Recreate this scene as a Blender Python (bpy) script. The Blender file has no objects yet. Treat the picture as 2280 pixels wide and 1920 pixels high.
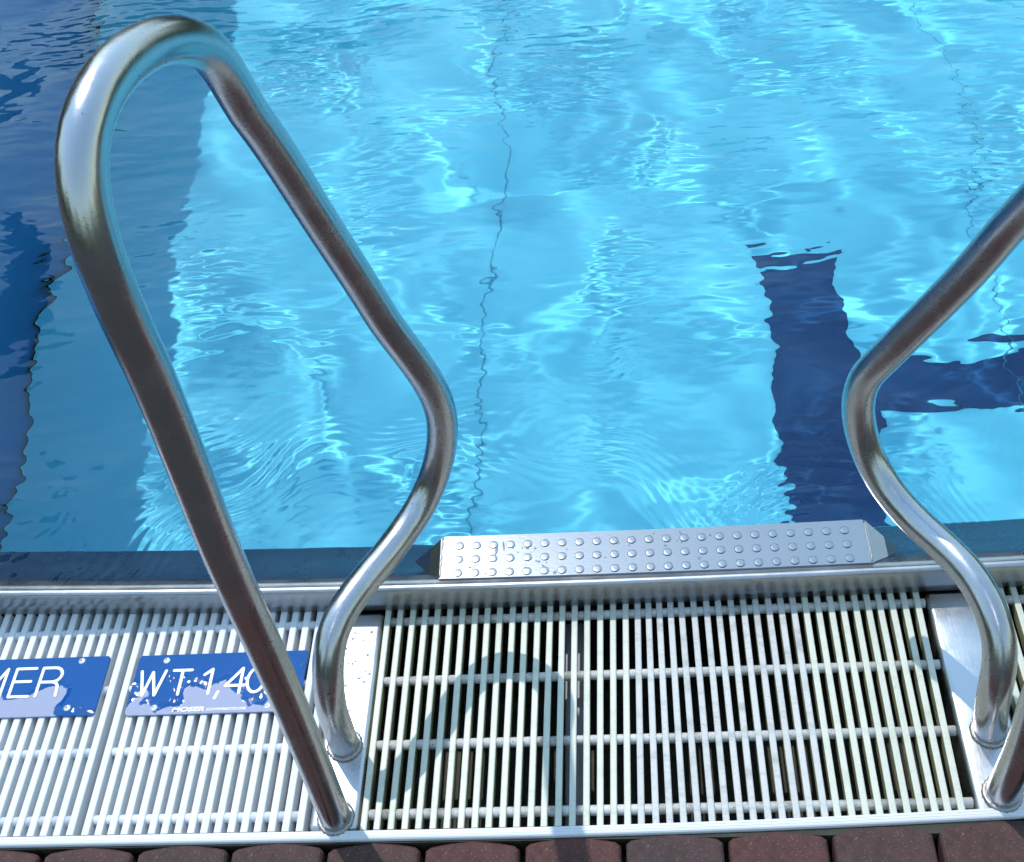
import bpy, bmesh, math, random
import numpy as np
from mathutils import Vector, Matrix

S = bpy.context.scene
COL = S.collection
random.seed(7)

# ------------------------------------------------------------------ camera
CAM = (0.36982, -0.67163, 1.46565)
R_RIGHT = (0.993458, 0.030504, -0.110048)
R_UP = (0.051975, 0.737294, 0.673570)
R_FWD = (-0.101684, 0.674883, -0.730885)
cd = bpy.data.cameras.new('camera')
cam = bpy.data.objects.new('camera', cd)
COL.objects.link(cam)
m = Matrix.Identity(4)
for i in range(3):
    m[i][0] = R_RIGHT[i]; m[i][1] = R_UP[i]; m[i][2] = -R_FWD[i]; m[i][3] = CAM[i]
cam.matrix_world = m
cd.sensor_fit = 'HORIZONTAL'
cd.sensor_width = 36.0
cd.lens = 36.0 * 2700 / 2280
cd.clip_start = 0.02
cd.clip_end = 500
S.camera = cam

# ------------------------------------------------------------------ sky and sun
SUN_EL, SUN_AZ = math.radians(60.0), math.radians(-31.5)     # azimuth from +y towards +x
w = bpy.data.worlds.new('World'); S.world = w; w.use_nodes = True
nt = w.node_tree
bg = nt.nodes['Background']
sky = nt.nodes.new('ShaderNodeTexSky')
sky.sky_type = 'NISHITA'; sky.sun_disc = False
sky.sun_elevation = SUN_EL; sky.sun_rotation = SUN_AZ
sky.air_density = 3.0; sky.dust_density = 0.0; sky.ozone_density = 6.0
nt.links.new(sky.outputs[0], bg.inputs[0])
bg.inputs[1].default_value = 0.15
sv = Vector((math.sin(SUN_AZ)*math.cos(SUN_EL), math.cos(SUN_AZ)*math.cos(SUN_EL), math.sin(SUN_EL)))
sd = bpy.data.lights.new('sun', 'SUN')
sd.energy = 2.0; sd.angle = math.radians(0.53); sd.color = (1.0, 0.965, 0.91)
sun = bpy.data.objects.new('sun', sd); COL.objects.link(sun)
sun.rotation_euler = sv.to_track_quat('Z', 'Y').to_euler()
sun.location = sv * 20
sd.cycles.is_caustics_light = True

S.view_settings.view_transform = 'Standard'
S.view_settings.look = 'None'
S.view_settings.gamma = 1.0
S.view_settings.use_curve_mapping = False
S.view_settings.exposure = 0.57
S.cycles.use_denoising = True
S.cycles.use_adaptive_sampling = True
S.cycles.adaptive_threshold = 0.03
S.cycles.adaptive_min_samples = 16
S.cycles.caustics_refractive = True
S.cycles.caustics_reflective = True
S.cycles.sample_clamp_indirect = 6.0
S.cycles.sample_clamp_direct = 0.0
S.cycles.max_bounces = 7
S.cycles.diffuse_bounces = 3
S.cycles.glossy_bounces = 4
S.cycles.transmission_bounces = 6
S.cycles.blur_glossy = 0.6

# ------------------------------------------------------------------ helpers
def tag(o, label=None, cat=None, group=None, kind=None):
    if label: o['label'] = label
    if cat: o['category'] = cat
    if group: o['group'] = group
    if kind: o['kind'] = kind
    return o

def link(name, me, mat=None, parent=None, smooth=False):
    o = bpy.data.objects.new(name, me)
    COL.objects.link(o)
    if mat is not None and len(me.materials) == 0: me.materials.append(mat)
    if parent is not None: o.parent = parent
    if smooth: me.polygons.foreach_set('use_smooth', [True]*len(me.polygons))
    return o

def mesh_py(name, v, f):
    me = bpy.data.meshes.new(name)
    me.from_pydata([tuple(p) for p in v], [], f)
    me.validate(); me.update()
    return me

def empty(name, loc=(0, 0, 0), rz=0.0):
    o = bpy.data.objects.new(name, None); COL.objects.link(o)
    o.location = loc; o.rotation_euler = (0, 0, rz); o.empty_display_size = 0.05
    return o

def bm_mesh(name, bm):
    bmesh.ops.recalc_face_normals(bm, faces=bm.faces)
    me = bpy.data.meshes.new(name); bm.to_mesh(me); bm.free()
    return me

def box(bm, x0, x1, y0, y1, z0, z1):
    r = bmesh.ops.create_cube(bm, size=1.0)
    for v in r['verts']:
        v.co = Vector(((x0+x1)/2 + v.co.x*(x1-x0), (y0+y1)/2 + v.co.y*(y1-y0), (z0+z1)/2 + v.co.z*(z1-z0)))
    return r['verts']

def bevel_box(name, x0, x1, y0, y1, z0, z1, b=0.003, seg=3):
    bm = bmesh.new(); box(bm, x0, x1, y0, y1, z0, z1)
    bmesh.ops.bevel(bm, geom=list(bm.edges), offset=b, segments=seg, affect='EDGES', profile=0.5)
    return bm_mesh(name, bm)

def extrude_x(name, prof, x0, x1, closed=True, nx=1):
    n = len(prof); v = []; f = []
    for k in range(nx+1):
        x = x0 + (x1-x0)*k/nx
        v += [(x, y, z) for y, z in prof]
    for k in range(nx):
        for i in range(n if closed else n-1):
            j = (i+1) % n
            f.append((k*n+i, k*n+j, (k+1)*n+j, (k+1)*n+i))
    if closed:
        f.append(tuple(range(n-1, -1, -1))); f.append(tuple(range(nx*n, nx*n+n)))
    me = mesh_py(name, v, f)
    bm = bmesh.new(); bm.from_mesh(me); bmesh.ops.recalc_face_normals(bm, faces=bm.faces); bm.to_mesh(me); bm.free()
    return me

def tube_mesh(name, pts, r, seg=20):
    P = [Vector(p) for p in pts]; n = len(P)
    T = []
    for i in range(n):
        a = P[max(i-1, 0)]; b = P[min(i+1, n-1)]
        T.append((b-a).normalized())
    u = T[0].orthogonal().normalized(); v = []; f = []
    for i in range(n):
        u = (u - T[i]*u.dot(T[i])).normalized(); wv = T[i].cross(u)
        for k in range(seg):
            a = 2*math.pi*k/seg
            v.append(P[i] + (u*math.cos(a)+wv*math.sin(a))*r)
    for i in range(n-1):
        for k in range(seg):
            k2 = (k+1) % seg
            f.append((i*seg+k, i*seg+k2, (i+1)*seg+k2, (i+1)*seg+k))
    f.append(tuple(range(seg-1, -1, -1))); f.append(tuple(range((n-1)*seg, n*seg)))
    return mesh_py(name, v, f)

def catmull(pts, n):
    P = np.array(pts, float)
    d = np.r_[0, np.cumsum(np.linalg.norm(np.diff(P, axis=0), axis=1))]
    u = np.linspace(0, d[-1], n); mm = np.gradient(P, d, axis=0)
    k = np.clip(np.searchsorted(d, u)-1, 0, len(d)-2); h = (d[k+1]-d[k]); s = ((u-d[k])/h)[:, None]; h = h[:, None]
    return (2*s**3-3*s**2+1)*P[k]+(s**3-2*s**2+s)*h*mm[k]+(-2*s**3+3*s**2)*P[k+1]+(s**3-s**2)*h*mm[k+1]

# ------------------------------------------------------------------ materials
def mat(name):
    m = bpy.data.materials.new(name); m.use_nodes = True
    nt = m.node_tree
    return m, nt, nt.nodes['Principled BSDF']

def N(nt, t, **kw):
    n = nt.nodes.new(t)
    for k, v in kw.items():
        if k in n.inputs: n.inputs[k].default_value = v
        else: setattr(n, k, v)
    return n

def ramp(nt, fac, stops):
    r = nt.nodes.new('ShaderNodeValToRGB')
    el = r.color_ramp.elements
    while len(el) > 1: el.remove(el[-1])
    el[0].position = stops[0][0]; el[0].color = (*stops[0][1], 1)
    for p, c in stops[1:]:
        e = el.new(p); e.color = (*c, 1)
    nt.links.new(fac, r.inputs[0])
    return r

def coords(nt, scale=(1, 1, 1), kind='Object'):
    tc = nt.nodes.new('ShaderNodeTexCoord'); mp = nt.nodes.new('ShaderNodeMapping')
    mp.inputs['Scale'].default_value = scale
    nt.links.new(tc.outputs[kind], mp.inputs[0])
    return mp.outputs[0]

def noise(nt, vec, scale, detail=4, rough=0.6):
    n = N(nt, 'ShaderNodeTexNoise'); n.inputs['Scale'].default_value = scale
    n.inputs['Detail'].default_value = detail; n.inputs['Roughness'].default_value = rough
    nt.links.new(vec, n.inputs['Vector'])
    return n.outputs['Fac']

def bump(nt, bsdf, h, strength, dist):
    b = N(nt, 'ShaderNodeBump'); b.inputs['Strength'].default_value = strength; b.inputs['Distance'].default_value = dist
    nt.links.new(h, b.inputs['Height']); nt.links.new(b.outputs[0], bsdf.inputs['Normal'])

def mixc(nt, fac, a, b):
    n = nt.nodes.new('ShaderNodeMix'); n.data_type = 'RGBA'
    nt.links.new(fac, n.inputs[0])
    for s, c in ((6, a), (7, b)):
        if isinstance(c, tuple): n.inputs[s].default_value = (*c, 1)
        else: nt.links.new(c, n.inputs[s])
    return n.outputs[2]

def steel(name, col=(0.56, 0.57, 0.59), rough=0.2, brush=(1, 1, 1), bs=0.05, spots=True, var=1.35):
    m, nt, b = mat(name)
    b.inputs['Metallic'].default_value = 1.0
    v = coords(nt, brush)
    f = noise(nt, v, 300, 3, 0.6)
    v2 = coords(nt)
    g = noise(nt, v2, 18, 5, 0.65)
    r = ramp(nt, g, [(0.3, (rough*(2-var)*1.23,)*3), (0.7, (rough*var,)*3)])
    nt.links.new(r.outputs[0], b.inputs['Roughness'])
    c = ramp(nt, g, [(0.25, tuple(x*0.9 for x in col)), (0.75, col)])
    out = c.outputs[0]
    if spots:
        s = noise(nt, v2, 140, 2, 0.5)
        rs = ramp(nt, s, [(0.735, (0, 0, 0)), (0.76, (1, 1, 1))])
        out = mixc(nt, rs.outputs[0], out, tuple(x*0.35 for x in col))
    nt.links.new(out, b.inputs['Base Color'])
    bump(nt, b, f, bs, 0.002)
    return m

M = {}
M['tube'] = steel('polished_steel_tube', (0.55, 0.545, 0.555), 0.24, (1, 1, 1), 0.05)
M['weir'] = steel('brushed_steel_edge', (0.50, 0.50, 0.52), 0.33, (0.06, 4, 4), 0.10, False)
M['tread'] = steel('pressed_steel_tread', (0.42, 0.42, 0.43), 0.20, (0.3, 1, 1), 0.05, False, 1.06)
M['plate'] = steel('base_plate_steel', (0.60, 0.60, 0.61), 0.30, (1, 0.2, 1), 0.10)
M['weld'] = steel('weld_bead_steel', (0.40, 0.38, 0.36), 0.40, (1, 1, 1), 0.5)

def plastic(name, col, dirt=(0.30, 0.28, 0.22), dlo=0.62, dhi=0.78, rough=0.45, speck=False, hatch=0.0, dk=0.55):
    m, nt, b = mat(name)
    v = coords(nt, kind='Object')
    oi = nt.nodes.new('ShaderNodeObjectInfo')
    add = nt.nodes.new('ShaderNodeVectorMath'); add.operation = 'ADD'
    cmb = nt.nodes.new('ShaderNodeCombineXYZ')
    mul = nt.nodes.new('ShaderNodeMath'); mul.operation = 'MULTIPLY'; mul.inputs[1].default_value = 37.0
    nt.links.new(oi.outputs['Random'], mul.inputs[0])
    for i in range(3): nt.links.new(mul.outputs[0], cmb.inputs[i])
    nt.links.new(v, add.inputs[0]); nt.links.new(cmb.outputs[0], add.inputs[1])
    vv = add.outputs[0]
    f = noise(nt, vv, 14, 6, 0.7)
    d = ramp(nt, f, [(dlo, (0, 0, 0)), (dhi, (1, 1, 1))])
    out = mixc(nt, d.outputs[0], col, tuple(a*dk+c*(1-dk) for a, c in zip(dirt, col)))
    hv = ramp(nt, oi.outputs['Random'], [(0, tuple(c*0.93 for c in col)), (1, col)])
    n2 = [n for n in nt.nodes if n.bl_idname == 'ShaderNodeMix'][-1]
    nt.links.new(hv.outputs[0], n2.inputs[6])
    if speck:
        s = noise(nt, vv, 420, 2, 0.5)
        sr = ramp(nt, s, [(0.60, (0, 0, 0)), (0.70, (1, 1, 1))])
        s2 = noise(nt, vv, 25, 3, 0.5)
        sr2 = ramp(nt, s2, [(0.42, (0, 0, 0)), (0.62, (1, 1, 1))])
        mm = nt.nodes.new('ShaderNodeMath'); mm.operation = 'MULTIPLY'
        nt.links.new(sr.outputs[0], mm.inputs[0]); nt.links.new(sr2.outputs[0], mm.inputs[1])
        out = mixc(nt, mm.outputs[0], out, dirt)
    nt.links.new(out, b.inputs['Base Color'])
    b.inputs['Roughness'].default_value = rough
    h = noise(nt, vv, 700, 2, 0.5)
    if hatch:
        wv = N(nt, 'ShaderNodeTexWave'); wv.wave_type = 'BANDS'; wv.bands_direction = 'Y'
        wv.inputs['Scale'].default_value = 120; nt.links.new(v, wv.inputs['Vector'])
        ad = nt.nodes.new('ShaderNodeMath'); ad.operation = 'ADD'
        nt.links.new(h, ad.inputs[0]); nt.links.new(wv.outputs['Fac'], ad.inputs[1]); h = ad.outputs[0]
    bump(nt, b, h, 0.25, 0.0008)
    return m

M['slat_new'] = plastic('greenish_white_plastic', (0.61, 0.61, 0.52), (0.30, 0.37, 0.22), 0.52, 0.76, 0.4, True)
M['slat_old'] = plastic('weathered_white_plastic', (0.56, 0.55, 0.53), (0.16, 0.18, 0.15), 0.50, 0.72, 0.55, True, 0.0, 0.6)
M['slat_blue'] = plastic('clean_white_plastic', (0.78, 0.80, 0.82), (0.5, 0.5, 0.52), 0.66, 0.85, 0.4, False, 1.0)
M['rod'] = plastic('white_rod_plastic', (0.76, 0.75, 0.78), (0.5, 0.48, 0.44), 0.62, 0.8, 0.4)
M['rod_dirty'] = plastic('dirty_rod_plastic', (0.60, 0.58, 0.56), (0.09, 0.075, 0.035), 0.47, 0.66, 0.55, True, 0.0, 0.85)
M['trim'] = plastic('white_trim_plastic', (0.70, 0.69, 0.72), (0.45, 0.43, 0.42), 0.66, 0.82, 0.4)

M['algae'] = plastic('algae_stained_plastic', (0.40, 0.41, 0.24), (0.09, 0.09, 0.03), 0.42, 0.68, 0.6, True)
m, nt, b = mat('gutter_dirt'); M['gutter'] = m
v = coords(nt); f = noise(nt, v, 22, 6, 0.7)
r = ramp(nt, f, [(0.3, (0.012, 0.011, 0.008)), (0.6, (0.035, 0.033, 0.02)), (0.8, (0.07, 0.075, 0.03))])
nt.links.new(r.outputs[0], b.inputs['Base Color']); b.inputs['Roughness'].default_value = 0.7

m, nt, b = mat('paver_brick'); M['brick'] = m
v = coords(nt)
oi = nt.nodes.new('ShaderNodeObjectInfo')
r0 = ramp(nt, oi.outputs['Random'], [(0, (0.066, 0.034, 0.032)), (0.5, (0.080, 0.033, 0.028)), (1, (0.100, 0.030, 0.025))])
g = noise(nt, v, 60, 5, 0.7)
rg = ramp(nt, g, [(0.3, (0.55, 0.55, 0.55)), (0.7, (1.25, 1.25, 1.25))])
mul = nt.nodes.new('ShaderNodeMix'); mul.data_type = 'RGBA'; mul.blend_type = 'MULTIPLY'; mul.inputs[0].default_value = 1
nt.links.new(r0.outputs[0], mul.inputs[6]); nt.links.new(rg.outputs[0], mul.inputs[7])
vo = N(nt, 'ShaderNodeTexVoronoi'); vo.inputs['Scale'].default_value = 800; nt.links.new(v, vo.inputs['Vector'])
sp = ramp(nt, vo.outputs['Color'], [(0.86, (0, 0, 0)), (0.92, (1, 1, 1))])
out = mixc(nt, sp.outputs[0], mul.outputs[2], (0.16, 0.12, 0.11))
nt.links.new(out, b.inputs['Base Color']); b.inputs['Roughness'].default_value = 0.75
bump(nt, b, noise(nt, v, 500, 4, 0.7), 0.7, 0.002)

m, nt, b = mat('joint_sand'); M['joint'] = m
v = coords(nt); f = noise(nt, v, 120, 5, 0.7)
r = ramp(nt, f, [(0.3, (0.02, 0.018, 0.015)), (0.7, (0.06, 0.05, 0.04))])
nt.links.new(r.outputs[0], b.inputs['Base Color']); b.inputs['Roughness'].default_value = 0.9

m, nt, b = mat('paving'); M['paving'] = m
v = coords(nt)
bt = N(nt, 'ShaderNodeTexBrick'); bt.inputs['Scale'].default_value = 1.0
bt.inputs['Brick Width'].default_value = 0.2; bt.inputs['Row Height'].default_value = 0.125
bt.inputs['Mortar Size'].default_value = 0.004
bt.inputs['Color1'].default_value = (0.036, 0.029, 0.028, 1); bt.inputs['Color2'].default_value = (0.030, 0.026, 0.026, 1)
bt.inputs['Mortar'].default_value = (0.03, 0.025, 0.02, 1)
nt.links.new(v, bt.inputs['Vector']); nt.links.new(bt.outputs[0], b.inputs['Base Color']); b.inputs['Roughness'].default_value = 0.8

def paint(name, c0, c1, rough=0.45):
    m, nt, b = mat(name)
    v = coords(nt); f = noise(nt, v, 2.2, 4, 0.55)
    r = ramp(nt, f, [(0.3, c0), (0.7, c1)])
    nt.links.new(r.outputs[0], b.inputs['Base Color']); b.inputs['Roughness'].default_value = rough
    b.inputs['Specular IOR Level'].default_value = 0.05
    return m
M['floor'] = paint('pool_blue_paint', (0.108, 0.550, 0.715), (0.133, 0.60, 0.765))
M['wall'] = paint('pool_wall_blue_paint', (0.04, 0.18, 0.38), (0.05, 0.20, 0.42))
M['navy'] = paint('lane_navy_paint', (0.003, 0.045, 0.14), (0.004, 0.052, 0.155))
M['seam'] = paint('seam_grey_blue', (0.02, 0.20, 0.33), (0.022, 0.22, 0.35))

m = bpy.data.materials.new('pool_water'); m.use_nodes = True; M['water'] = m
nt = m.node_tree; nt.nodes.remove(nt.nodes['Principled BSDF'])
gl = nt.nodes.new('ShaderNodeBsdfGlass'); gl.inputs['IOR'].default_value = 1.333; gl.inputs['Roughness'].default_value = 0.0
nt.links.new(gl.outputs[0], nt.nodes['Material Output'].inputs['Surface'])
def mth(op, a, b=None, c=None):
    n = nt.nodes.new('ShaderNodeMath'); n.operation = op
    for i, x in enumerate((a, b, c)):
        if x is None: continue
        if isinstance(x, (int, float)): n.inputs[i].default_value = x
        else: nt.links.new(x, n.inputs[i])
    return n.outputs[0]
tcw = nt.nodes.new('ShaderNodeTexCoord'); pos = tcw.outputs['Object']
wob = noise(nt, pos, 7, 0, 0.5)
patch = ramp(nt, noise(nt, pos, 3.2, 0, 0.5), [(0.40, (0.3,)*3), (0.64, (1, 1, 1))]).outputs[0]
rpatch = ramp(nt, noise(nt, pos, 5.0, 0, 0.5), [(0.45, (0, 0, 0)), (0.62, (1, 1, 1))]).outputs[0]
def aniso(rot, sx, sy, det):
    mp = nt.nodes.new('ShaderNodeMapping'); mp.inputs['Rotation'].default_value = (0, 0, rot); mp.inputs['Scale'].default_value = (sx, sy, 1)
    nt.links.new(pos, mp.inputs[0]); return noise(nt, mp.outputs[0], 1.0, det, 0.5)
fine = mth('MULTIPLY', mth('MULTIPLY', aniso(0.35, 13, 32, 1), patch), 0.0042)
fine2 = mth('MULTIPLY', aniso(-0.5, 9, 22, 0), 0.0026)
hsum = mth('ADD', fine, fine2)
rpatch2 = ramp(nt, noise(nt, pos, 4.0, 0, 0.5), [(0.30, (0.1,)*3), (0.55, (1, 1, 1))]).outputs[0]
for cx_, cy_, lam, d0, sig, slp, msk in ((0.36, 0.42, 0.020, 0.32, 0.10, 0.075, rpatch), (0.02, 0.16, 0.022, 0.46, 0.14, 0.085, rpatch2), (1.32, 0.50, 0.020, 0.40, 0.10, 0.07, rpatch), (0.64, 0.30, 0.017, 0.19, 0.06, 0.085, rpatch2)):
    dn = nt.nodes.new('ShaderNodeVectorMath'); dn.operation = 'DISTANCE'
    nt.links.new(pos, dn.inputs[0]); dn.inputs[1].default_value = (cx_, cy_, 0.03)
    d = dn.outputs['Value']
    ph = mth('MULTIPLY_ADD', wob, 34.0, mth('MULTIPLY', d, 2*math.pi/lam))
    dd = mth('SUBTRACT', d, d0)
    env = mth('MULTIPLY', mth('POWER', 2.718, mth('MULTIPLY', mth('MULTIPLY', dd, dd), -1.0/(sig*sig))), msk)
    hsum = mth('ADD', hsum, mth('MULTIPLY', mth('MULTIPLY', mth('SINE', ph), env), slp*lam/6.283))
bw = nt.nodes.new('ShaderNodeBump'); bw.inputs['Strength'].default_value = 1.0; bw.inputs['Distance'].default_value = 1.0
nt.links.new(hsum, bw.inputs['Height']); nt.links.new(bw.outputs[0], gl.inputs['Normal'])

m, nt, b = mat('white_enamel_lettering'); M['letter'] = m
b.inputs['Base Color'].default_value = (0.78, 0.80, 0.82, 1); b.inputs['Roughness'].default_value = 0.35
m, nt, b = mat('screw_metal'); M['screw'] = m
b.inputs['Base Color'].default_value = (0.75, 0.74, 0.70, 1); b.inputs['Metallic'].default_value = 0.6; b.inputs['Roughness'].default_value = 0.35
m, nt, b = mat('screw_slot_dark'); M['slot'] = m
b.inputs['Base Color'].default_value = (0.03, 0.028, 0.025, 1); b.inputs['Roughness'].default_value = 0.7

def sign_mat(name, seed, bias):
    m, nt, b = mat(name)
    tc = nt.nodes.new('ShaderNodeTexCoord'); mp = nt.nodes.new('ShaderNodeMapping')
    mp.inputs['Location'].default_value = (seed, seed*0.7, 0)
    nt.links.new(tc.outputs['Object'], mp.inputs[0])
    f = noise(nt, mp.outputs[0], 15, 4, 0.45)
    sx = nt.nodes.new('ShaderNodeSeparateXYZ'); nt.links.new(tc.outputs['Object'], sx.inputs[0])
    my = nt.nodes.new('ShaderNodeMath'); my.operation = 'MULTIPLY_ADD'; my.inputs[1].default_value = 5.0; my.inputs[2].default_value = 0
    nt.links.new(sx.outputs[1], my.inputs[0])
    mx = nt.nodes.new('ShaderNodeMath'); mx.operation = 'MULTIPLY_ADD'; mx.inputs[1].default_value = bias
    nt.links.new(sx.outputs[0], mx.inputs[0]); nt.links.new(my.outputs[0], mx.inputs[2])
    ad = nt.nodes.new('ShaderNodeMath'); ad.operation = 'ADD'
    nt.links.new(f, ad.inputs[0]); nt.links.new(mx.outputs[0], ad.inputs[1])
    k = ramp(nt, ad.outputs[0], [(0.395, (0, 0, 0)), (0.415, (1, 1, 1))])
    out = mixc(nt, k.outputs[0], (0.25, 0.28, 0.42), (0.005, 0.075, 0.28))
    nt.links.new(out, b.inputs['Base Color'])
    rr = ramp(nt, k.outputs[0], [(0, (0.55,)*3), (1, (0.04,)*3)])
    nt.links.new(rr.outputs[0], b.inputs['Roughness'])
    k2 = ramp(nt, ad.outputs[0], [(0.40, (0, 0, 0)), (0.50, (1, 1, 1))])
    h2 = noise(nt, mp.outputs[0], 60, 2, 0.5)
    mm = nt.nodes.new('ShaderNodeMath'); mm.operation = 'MULTIPLY_ADD'; mm.inputs[1].default_value = 0.25
    nt.links.new(h2, mm.inputs[0]); nt.links.new(k2.outputs[0], mm.inputs[2])
    bump(nt, b, mm.outputs[0], 0.7, 0.0025)
    return m

# ------------------------------------------------------------------ setting: ground, pool
WZ = 0.046                 # water level
FZ = WZ - 1.40             # pool floor
POOL_X1, POOL_Y1 = 25.0, 12.6
def endx(y): return -1.262 - 0.06*(y-1.2)

gv = []; gf = []
def quad(a, b_, c, d):
    k = len(gv); gv.extend([a, b_, c, d]); gf.append((k, k+1, k+2, k+3))
G0 = -0.055
quad((-80, -80, G0), (80, -80, G0), (80, -0.021, G0), (-80, -0.021, G0))
quad((-80, -0.021, G0), (endx(0)-0.45, -0.021, G0), (endx(90)-0.45, 90, G0), (-80, 90, G0))
quad((endx(POOL_Y1)-0.45, POOL_Y1+0.4, G0), (80, POOL_Y1+0.4, G0), (80, 90, G0), (endx(90)-0.45, 90, G0))
quad((POOL_X1+0.4, -0.021, G0), (80, -0.021, G0), (80, POOL_Y1+0.4, G0), (POOL_X1+0.4, POOL_Y1+0.4, G0))
ground = link('ground', mesh_py('ground', gv, gf), M['paving']); tag(ground, kind='structure')

WALL_Y = 0.432
pf = link('pool_floor', mesh_py('pool_floor', [(endx(0), 0.2, FZ), (POOL_X1, 0.2, FZ), (POOL_X1, POOL_Y1, FZ), (endx(POOL_Y1), POOL_Y1, FZ)], [(0, 1, 2, 3)]), M['floor'])
tag(pf, kind='structure')
recv = [pf]
def sheet(name, x0, x1, y0, y1, z, mt, parent):
    o = link(name, mesh_py(name, [(x0, y0, z), (x1, y0, z), (x1, y1, z), (x0, y1, z)], [(0, 1, 2, 3)]), mt, parent)
    recv.append(o); return o
zl = FZ + 0.004
# dark T shaped lane line: bar and stem in one outline
bx0, bx1, by0, by1, sy0, sy1 = 0.736, 0.958, 1.02, 2.00, 1.425, 1.645
lane = link('lane_marking', mesh_py('lane_marking', [(bx0, by0, zl), (bx1, by0, zl), (bx1, sy0, zl), (POOL_X1-2, sy0+0.7, zl), (POOL_X1-2, sy1+0.7, zl), (bx1, sy1, zl), (bx1, by1, zl), (bx0, by1, zl)],
     [(0, 1, 2, 5, 6, 7), (2, 3, 4, 5)]), M['navy'], pf)
tag(lane, 'navy T-shaped lane line on the pool floor'); recv.append(lane)
for xs in (-0.040, 1.355, 2.80):
    y0_, y1_, k_ = 0.45, 5.0, (0.030 if xs < 0 else 0.012)
    xa_, xb_ = xs+k_*(y0_-2.2), xs+k_*(y1_-2.2)
    o = link('weld_seam', mesh_py('weld_seam', [(xa_-0.0012, y0_, FZ+0.008), (xa_+0.0012, y0_, FZ+0.008), (xb_+0.0012, y1_, FZ+0.008), (xb_-0.0012, y1_, FZ+0.008)], [(0, 1, 2, 3)]), M['seam'], pf)
    recv.append(o)

# pool walls
sw = link('pool_side_wall', mesh_py('pool_side_wall', [(-3, WALL_Y-0.004, FZ), (POOL_X1, WALL_Y-0.004, FZ), (POOL_X1, WALL_Y-0.004, -0.02), (-3, WALL_Y-0.004, -0.02)], [(0, 1, 2, 3)]), M['floor'])
tag(sw, kind='structure'); recv.append(sw)
y0, y1 = 0.0, POOL_Y1+0.4
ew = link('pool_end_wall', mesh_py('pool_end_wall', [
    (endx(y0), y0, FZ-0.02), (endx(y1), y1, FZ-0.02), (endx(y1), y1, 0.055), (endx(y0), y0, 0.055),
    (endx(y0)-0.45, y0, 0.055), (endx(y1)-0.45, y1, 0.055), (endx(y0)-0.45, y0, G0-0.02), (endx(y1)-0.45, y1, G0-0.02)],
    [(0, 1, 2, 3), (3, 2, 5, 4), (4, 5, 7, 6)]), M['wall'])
tag(ew, kind='structure'); recv.append(ew)
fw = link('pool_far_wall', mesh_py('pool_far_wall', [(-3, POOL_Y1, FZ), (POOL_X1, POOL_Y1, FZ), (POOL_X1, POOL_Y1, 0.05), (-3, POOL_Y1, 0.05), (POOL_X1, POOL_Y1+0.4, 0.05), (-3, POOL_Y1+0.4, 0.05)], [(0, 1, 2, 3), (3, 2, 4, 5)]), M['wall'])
tag(fw, kind='structure')
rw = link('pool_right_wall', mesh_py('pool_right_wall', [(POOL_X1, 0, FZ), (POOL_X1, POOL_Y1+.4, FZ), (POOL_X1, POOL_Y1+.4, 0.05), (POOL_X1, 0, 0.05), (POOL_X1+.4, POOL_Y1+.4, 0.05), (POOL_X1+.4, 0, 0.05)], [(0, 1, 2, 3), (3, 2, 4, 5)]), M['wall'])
tag(rw, kind='structure')

# ------------------------------------------------------------------ water: one rippled sheet
def steps(segs):
    out = []
    for a, b_, n in segs: out += list(np.linspace(a, b_, n, endpoint=False))
    out.append(segs[-1][1]); return np.array(out)
gx = steps([(0.0, 3.3, 560), (3.3, 5.5, 60), (5.5, POOL_X1+1.3, 60)])        # measured from the end wall
gy = steps([(0.335, 1.2, 194), (1.2, 3.9, 400), (3.9, 6, 60), (6, POOL_Y1, 50)])
YY, XX = np.meshgrid(gy, gx, indexing='ij')
XX = XX + endx(YY)
XX = np.minimum(XX, POOL_X1)
rng = np.random.default_rng(11)
def waves(X, Y, n, l0, l1, slope, d0=None, spread=math.pi):
    H = np.zeros_like(X)
    for i in range(n):
        lam = math.exp(rng.uniform(math.log(l0), math.log(l1)))
        a = (d0 if d0 is not None else 0) + rng.uniform(-spread, spread)
        k = 2*math.pi/lam; ph = rng.uniform(0, 2*math.pi)
        arg = k*(math.cos(a)*X + math.sin(a)*Y) + ph
        H += slope/k*np.sin(arg)
    return H
def smooth_noise(X, Y, l0, l1, n=14):
    H = np.zeros_like(X)
    for i in range(n):
        lam = rng.uniform(l0, l1); a = rng.uniform(0, 2*math.pi); ph = rng.uniform(0, 2*math.pi)
        H += np.sin(2*math.pi/lam*(math.cos(a)*X+math.sin(a)*Y)+ph)
    return H/math.sqrt(n/2)
WX = XX + 0.05*smooth_noise(XX, YY, 0.4, 1.1); WY = YY + 0.05*smooth_noise(XX, YY, 0.4, 1.1)
H = waves(WX, WY, 10, 0.45, 1.1, 0.0175, 1.9, 1.3)
H += waves(WX, WY, 24, 0.14, 0.40, 0.0027)
mask = np.clip(0.35+0.6*smooth_noise(XX, YY, 0.35, 0.9), 0, 1.4)
mask2 = np.clip(0.2+0.6*smooth_noise(XX, YY, 0.3, 0.8), 0, 1.4)
H += mask*waves(WX, WY, 16, 0.075, 0.14, 0.0042, 1.8, 1.0)
H += waves(XX, YY, 6, 0.26, 0.46, 0.011, 0.6, 1.0)
damp = np.clip((YY-0.345)/0.25, 0.25, 1.0)
edge = np.clip((5.5-XX)/1.5, 0, 1)*np.clip((6.0-YY)/1.5, 0, 1)
ZZ = WZ + H*damp*edge
ny, nx = XX.shape
vv = np.stack([XX, YY, ZZ], -1).reshape(-1, 3).astype(np.float32)
idx = np.arange(ny*nx).reshape(ny, nx)
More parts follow.
